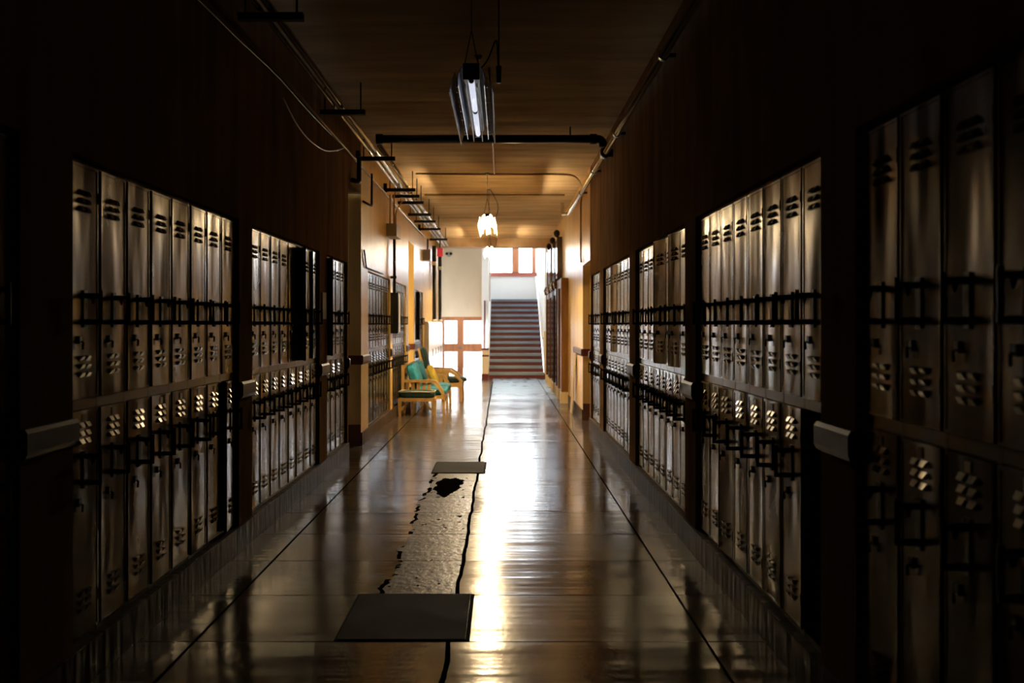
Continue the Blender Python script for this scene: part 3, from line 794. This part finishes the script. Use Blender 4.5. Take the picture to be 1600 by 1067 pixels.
# exit sign and emergency lamp
root = thing('exit_sign', 'small red sign box hanging high at the left end', 'sign', (-1.40, 22.0, 2.93))
mb = MB(); mb.box(-0.065, 0.065, -0.02, 0.02, 0, 0.19); mb.bevel(0.006); mb.build('case', M['exit_red'], root)
mb = MB(); mb.box(-0.015, 0.015, -0.015, 0.015, 0.19, 0.3); mb.build('stem', M['black'], root)
mb = MB(); mb.box(-0.015, 0.015, -0.015, 0.015, 0.305, 0.569); mb.build('stem', M['black'], root)
root = thing('emergency_lamp', 'tiny dark emergency lamp on the pale wall right of the red sign', 'lamp', (-1.60, YA - 0.005, 3.43))
mb = MB(); mb.box(-0.05, 0.05, -0.06, 0.0, 0, 0.14); mb.bevel(0.01); mb.build('case', M['greybox'], root)
for x in (-0.06, 0.06):
    mb = MB(); mb.tube([(x, -0.03, 0.10), (x, -0.10, 0.09)], [0.03, 0.045], 10); mb.build('lamp_head', M['black'], root, True)

# pipes and cabinet at the far left
for k, (x, y, lab) in enumerate(((-1.555, 22.3, 'dark vertical riser pipe nearer the camera above the white cabinet'), (-1.545, 24.2, 'dark vertical riser pipe farther away above the white cabinet'))):
    root = thing('riser_pipe', lab, 'pipe', (x, y, 1.47), 0, 'riser pipes over the white cabinet')
    mb = MB(); mb.tube([(0, 0, 0), (0, 0, 1.28)], 0.042, 12); mb.build('pipe_run', M['blackpipe'], root, True)
    for za, zb in ((1.28, 1.36), (0.0, 0.05)):
        mb = MB(); mb.tube([(0, 0, za), (0, 0, zb)], 0.056, 12); mb.build('coupling', M['whitepaint'], root, True)
    mb = MB(); mb.tube([(0, 0, 1.36), (0, 0, 1.72)], 0.048, 12); mb.build('upper_run', M['blackpipe'], root, True)
root = thing('storage_cabinet', 'long shallow white metal cabinet on the far left wall below the riser pipes', 'cabinet', (XL + 0.002, 20.5, 0))
mb = MB(); mb.box(0, 0.07, 0, 4.7, 0.03, 1.46); mb.bevel(0.008); mb.build('body', M['cabinet'], root)
for k in range(5):
    y = 0.02 + k * 0.934
    mb = MB(); mb.box(0.0705, 0.085, y, y + 0.925, 0.06, 1.43); mb.bevel(0.003); dd = mb.build('door', M['cabinet'], root)
    mb = MB(); mb.tube([(0.086, y + 0.85, 0.72), (0.11, y + 0.85, 0.72), (0.11, y + 0.85, 0.86), (0.086, y + 0.85, 0.86)], 0.008, 6); mb.build('handle', M['plate'], dd)
mb = MB(); mb.box(0.015, 0.06, 0.03, 4.67, 0, 0.03); mb.build('plinth', M['black'], root)
root = thing('meter_box', 'grey box hung high on the far left wall beside the pipes', 'electrical box', (XL, 20.1, 2.72))
mb = MB(); mb.box(0, 0.15, 0, 0.4, 0, 0.22); mb.bevel(0.006); mb.build('case', M['greybox'], root)
mb = MB(); mb.tube([(0.08, 0.2, 0.22), (0.08, 0.2, 0.46)], 0.02, 8); mb.build('riser_conduit', M['black'], root)

# board leaning on the right wall
b_ = MB(); b_.hexa([(1.085, 15.4, 0.0), (1.150, 15.4, 0.95), (1.085, 15.75, 0.0), (1.150, 15.75, 0.95), (1.103, 15.4, 0.0), (1.168, 15.4, 0.95), (1.103, 15.75, 0.0), (1.168, 15.75, 0.95)])
tag(b_.build('leaning_board', M['board']), 'plain pale board leaning against the right wall past the doorway', 'board')

# ------------------------------------------------------------------ floor plates
for nm, lab, pts in (('floor_plate', 'large dull square cover plate nearest in the floor', (-0.735, -0.165, 4.34, 5.07)),
                     ('floor_plate', 'second floor cover plate farther off, beyond the broken hole', (-0.66, -0.18, 9.22, 9.95))):
    x0, x1, y0, y1 = pts
    root = thing(nm, lab, 'cover plate', ((x0 + x1) / 2, y0, 0), 0, 'cover plates set in the floor')
    w_, l_ = (x1 - x0) / 2, y1 - y0
    mb = MB(); mb.box(-w_, w_, 0, l_, 0.0006, 0.007); mb.bevel(0.002); mb.build('plate', M['coverplate'], root)
    mb = MB(); mb.box(-w_ - 0.012, -w_ - 0.001, -0.012, l_ + 0.012, 0.0004, 0.0025); mb.box(w_ + 0.001, w_ + 0.02, -0.012, l_ + 0.012, 0.0004, 0.0025)
    mb.box(-w_ - 0.012, w_ + 0.02, -0.014, -0.001, 0.0004, 0.0025); mb.box(-w_ - 0.012, w_ + 0.02, l_ + 0.001, l_ + 0.01, 0.0004, 0.0025)
    mb.build('joint_frame', M['gap'], root)

# ------------------------------------------------------------------ furniture on the left
def cushion(x0, x1, y0, y1, z0, z1, puff=0.02, n=6):
    mb = MB(); bm = mb.bm
    mb.box(x0, x1, y0, y1, z0, z1)
    bmesh.ops.subdivide_edges(bm, edges=bm.edges[:], cuts=n, use_grid_fill=True)
    c = Vector(((x0 + x1) / 2, (y0 + y1) / 2, (z0 + z1) / 2)); hx, hy, hz = (x1 - x0) / 2, (y1 - y0) / 2, (z1 - z0) / 2
    for v in bm.verts:
        u = Vector(((v.co.x - c.x) / hx, (v.co.y - c.y) / hy, (v.co.z - c.z) / hz))
        # pillow: rounded edges, swollen middle
        e = lambda a: 1 - abs(a) ** 4
        v.co.z += puff * u.z * e(u.x) * e(u.y)
        k = 1 - 0.10 * (abs(u.x) ** 6 * abs(u.y) ** 6 + abs(u.x) ** 6 * abs(u.z) ** 6 + abs(u.y) ** 6 * abs(u.z) ** 6)
        v.co = c + Vector(((v.co.x - c.x) * k, (v.co.y - c.y) * k, (v.co.z - c.z) * k))
    return mb
def leg(x, y, z1, r=0.028, dx=0, dy=0):
    mb = MB(); mb.hexa([(x - r * .7 + dx, y - r * .7 + dy, 0), (x - r, y - r, z1), (x - r * .7 + dx, y + r * .7 + dy, 0), (x - r, y + r, z1),
                        (x + r * .7 + dx, y - r * .7 + dy, 0), (x + r, y - r, z1), (x + r * .7 + dx, y + r * .7 + dy, 0), (x + r, y + r, z1)])
    return mb

# footstool
root = thing('footstool', 'low pine footstool with flat dark green cushion in front of the sofa', 'footstool', (-1.315, 14.95, 0))
fx, fy = 0.285, 0.40
for x in (-fx + 0.03, fx - 0.03):
    for y in (0.03, fy - 0.03):
        leg(x, y, 0.225).build('leg', M['pine'], root)
mb = MB()
mb.box(-fx, fx, 0, 0.03, 0.225, 0.275); mb.box(-fx, fx, fy - 0.03, fy, 0.225, 0.275); mb.box(-fx, -fx + 0.03, 0.03, fy - 0.03, 0.225, 0.275); mb.box(fx - 0.03, fx, 0.03, fy - 0.03, 0.225, 0.275)
mb.bevel(0.005); mb.build('seat_frame', M['pine'], root)
for s in (-1, 1):
    mb = MB(); mb.tube([(s * (fx - 0.05), 0.03, 0.09), (s * (fx - 0.17), 0.03, 0.223)], 0.014, 6); mb.build('brace', M['pine'], root)
c_ = cushion(-fx + 0.01, fx - 0.01, 0.01, fy - 0.01, 0.277, 0.375, 0.012).build('cushion', M['darkgreen'], root, True)
mb = MB(); q = [(-fx + .012, .012), (fx - .012, .012), (fx - .012, fy - .012), (-fx + .012, fy - .012), (-fx + .012, .012)]
mb.tube([(a, b, 0.370) for a, b in q], 0.010, 6); mb.build('piping', M['piping'], c_, True)

# sofa: back to the left wall, seat towards the corridor
root = thing('sofa', 'pine framed sofa with teal cushions against the left wall', 'sofa', (-1.25, 15.45, 0))
XB, XF, LS = -0.345, 0.33, 2.0       # back, front, length along Y
for y in (0.05, 0.95, LS - 0.05):
    leg(XF - 0.02, y, 0.30, 0.030, 0.015).build('leg', M['pine'], root)
    leg(XB + 0.04, y, 0.30, 0.030).build('leg', M['pine'], root)
mb = MB(); mb.box(XB, XF, 0.0, 0.04, 0.22, 0.28); mb.box(XB, XF, LS - 0.04, LS, 0.22, 0.28); mb.box(XF - 0.04, XF, 0.04, LS - 0.04, 0.22, 0.28); mb.box(XB, XB + 0.04, 0.04, LS - 0.04, 0.22, 0.28)
for k in range(8): mb.box(XB + 0.04, XF - 0.04, 0.12 + k * 0.24, 0.18 + k * 0.24, 0.245, 0.265)
mb.bevel(0.004); mb.build('seat_frame', M['pine'], root)
mb = MB()
for y in (0.0, LS - 0.05): mb.box(XB, XB + 0.05, y, y + 0.05, 0.30, 0.76)
for z in (0.42, 0.56, 0.70): mb.box(XB + 0.005, XB + 0.03, 0.05, LS - 0.05, z, z + 0.05)
mb.bevel(0.004); mb.build('back_frame', M['pine'], root)
for y in (0.0, LS - 0.055):
    ar = MB()
    top = [(XB + 0.05, 0.53), (0.12, 0.53), (0.20, 0.515), (0.26, 0.45), (0.315, 0.36), (0.345, 0.29), (0.295, 0.29), (0.26, 0.35), (0.20, 0.43), (0.14, 0.48), (XB + 0.05, 0.485)]
    ar.prism(top, 'y', y, y + 0.055)
    a_ = ar.bevel(0.004).build('arm', M['pine'], root)
    pn = MB()
    for k in range(5): pn.box(XB + 0.07 + k * 0.085, XB + 0.125 + k * 0.085, y + 0.02, y + 0.035, 0.28, 0.487)
    pn.build('arm_panel', M['pine'], a_)
for k in range(2):
    cushion(XB + 0.06, XF + 0.02, 0.06 + k * 0.945, 0.985 + k * 0.945, 0.275, 0.375, 0.014).build('seat_cushion', M['teal'], root, True)
for k in range(2):
    mb = cushion(-0.075, 0.075, 0.07 + k * 0.94, 0.97 + k * 0.94, -0.20, 0.17, 0.01)
    bmesh.ops.rotate(mb.bm, verts=mb.bm.verts, cent=(0, 0, 0), matrix=Matrix.Rotation(math.radians(-16), 3, 'Y'))
    bmesh.ops.translate(mb.bm, verts=mb.bm.verts, vec=(XB + 0.165, 0, 0.595))
    mb.build('back_cushion', M['teal'], root, True)
mb = cushion(-0.05, 0.05, -0.18, 0.18, -0.15, 0.15, 0.02)
bmesh.ops.rotate(mb.bm, verts=mb.bm.verts, cent=(0, 0, 0), matrix=Matrix.Rotation(math.radians(-24), 3, 'Y'))
o = mb.build('throw_pillow', M['yellow'], None, True); o.location = (-1.25 + XB + 0.425, 15.45 + 1.05, 0.556)
tag(o, 'yellow throw pillow propped on the teal sofa', 'pillow')

# lounge chair
root = thing('lounge_chair', 'pine lounge chair with tall dark green back beyond the sofa', 'armchair', (-1.105, 17.75, 0))
W2 = 0.75
for y in (0.04, W2 - 0.04):
    leg(0.34, y, 0.36, 0.032, 0.02).build('leg', M['pine'], root); leg(-0.36, y, 0.36, 0.032).build('leg', M['pine'], root)
mb = MB(); mb.box(-0.40, 0.38, 0.0, 0.04, 0.26, 0.34); mb.box(-0.40, 0.38, W2 - 0.04, W2, 0.26, 0.34); mb.box(0.34, 0.38, 0.04, W2 - 0.04, 0.26, 0.34); mb.box(-0.40, -0.36, 0.04, W2 - 0.04, 0.26, 0.34)
mb.bevel(0.005); mb.build('seat_frame', M['pine'], root)
for y in (0.0, W2 - 0.06):
    ar = MB(); ar.prism([(-0.40, 0.60), (0.16, 0.585), (0.26, 0.52), (0.40, 0.36), (0.34, 0.36), (0.22, 0.48), (0.12, 0.53), (-0.40, 0.54)], 'y', y, y + 0.06)
    a_ = ar.bevel(0.005).build('arm', M['pine'], root)
    pn = MB()
    for k in range(6): pn.box(-0.38 + k * 0.085, -0.32 + k * 0.085, y + 0.02, y + 0.04, 0.34, 0.535)
    pn.build('arm_panel', M['pine'], a_)
cushion(-0.33, 0.44, 0.065, W2 - 0.065, 0.345, 0.43, 0.012).build('seat_cushion', M['darkgreen'], root, True)
mb = MB()
for y in (0.08, W2 - 0.12): mb.box(-0.02, 0.02, y, y + 0.04, 0, 0.62)
for z in (0.1, 0.3, 0.56): mb.box(-0.012, 0.012, 0.12, W2 - 0.12, z, z + 0.05)
bmesh.ops.rotate(mb.bm, verts=mb.bm.verts, cent=(0, 0, 0), matrix=Matrix.Rotation(math.radians(-13), 3, 'Y'))
bmesh.ops.translate(mb.bm, verts=mb.bm.verts, vec=(-0.285, 0, 0.36))
mb.build('back_frame', M['pine'], root)
mb = cushion(0.025, 0.10, 0.10, W2 - 0.10, 0.09, 0.62, 0.0)
bmesh.ops.rotate(mb.bm, verts=mb.bm.verts, cent=(0, 0, 0), matrix=Matrix.Rotation(math.radians(-13), 3, 'Y'))
bmesh.ops.translate(mb.bm, verts=mb.bm.verts, vec=(-0.285, 0, 0.36))
mb.build('back_cushion', M['darkgreen'], root, True)

# ------------------------------------------------------------------ light
world = bpy.data.worlds.new('sky'); sc.world = world; world.use_nodes = True
bg = world.node_tree.nodes['Background']
bg.inputs[0].default_value = (0.80, 0.91, 1.0, 1); bg.inputs[1].default_value = 25.0
def portal(loc, sx, sy, rot):
    l = bpy.data.lights.new('window_portal', 'AREA'); l.shape = 'RECTANGLE'; l.size = sx; l.size_y = sy; l.cycles.is_portal = True
    o = bpy.data.objects.new('window_portal', l); C.objects.link(o); o.location = loc; o.rotation_euler = rot
portal(((WX0 + WX1) / 2, YW + 0.2, (WZ0 + WZ1) / 2), WX1 - WX0, WZ1 - WZ0, (-PI / 2, 0, 0))
portal((-2.25, (VY0 + VY1) / 2, (VZ0 + VZ1) / 2), VZ1 - VZ0, VY1 - VY0, (0, -PI / 2, 0))
portal((XL - 0.49, 17.46, 1.45), 2.8, 1.0, (0, -PI / 2, 0))
portal((XR + 0.49, 21.37, 1.5), 3.0, 0.84, (0, PI / 2, 0))
portal(((DX0 + DX1) / 2, YA + 0.2, (DZ0 + DZ1) / 2), DX1 - DX0, DZ1 - DZ0, (-PI / 2, 0, 0))

# ------------------------------------------------------------------ render look
sc.view_settings.view_transform = 'Standard'; sc.view_settings.look = 'None'
sc.view_settings.exposure = 0.0; sc.view_settings.gamma = 1.0
sc.view_settings.use_curve_mapping = False
cy = sc.cycles
cy.use_denoising = True
try: cy.denoiser = 'OPENIMAGEDENOISE'
except Exception: pass
cy.max_bounces = 12; cy.diffuse_bounces = 6; cy.glossy_bounces = 6; cy.transparent_max_bounces = 12
cy.sample_clamp_indirect = 12.0
cy.caustics_reflective = True
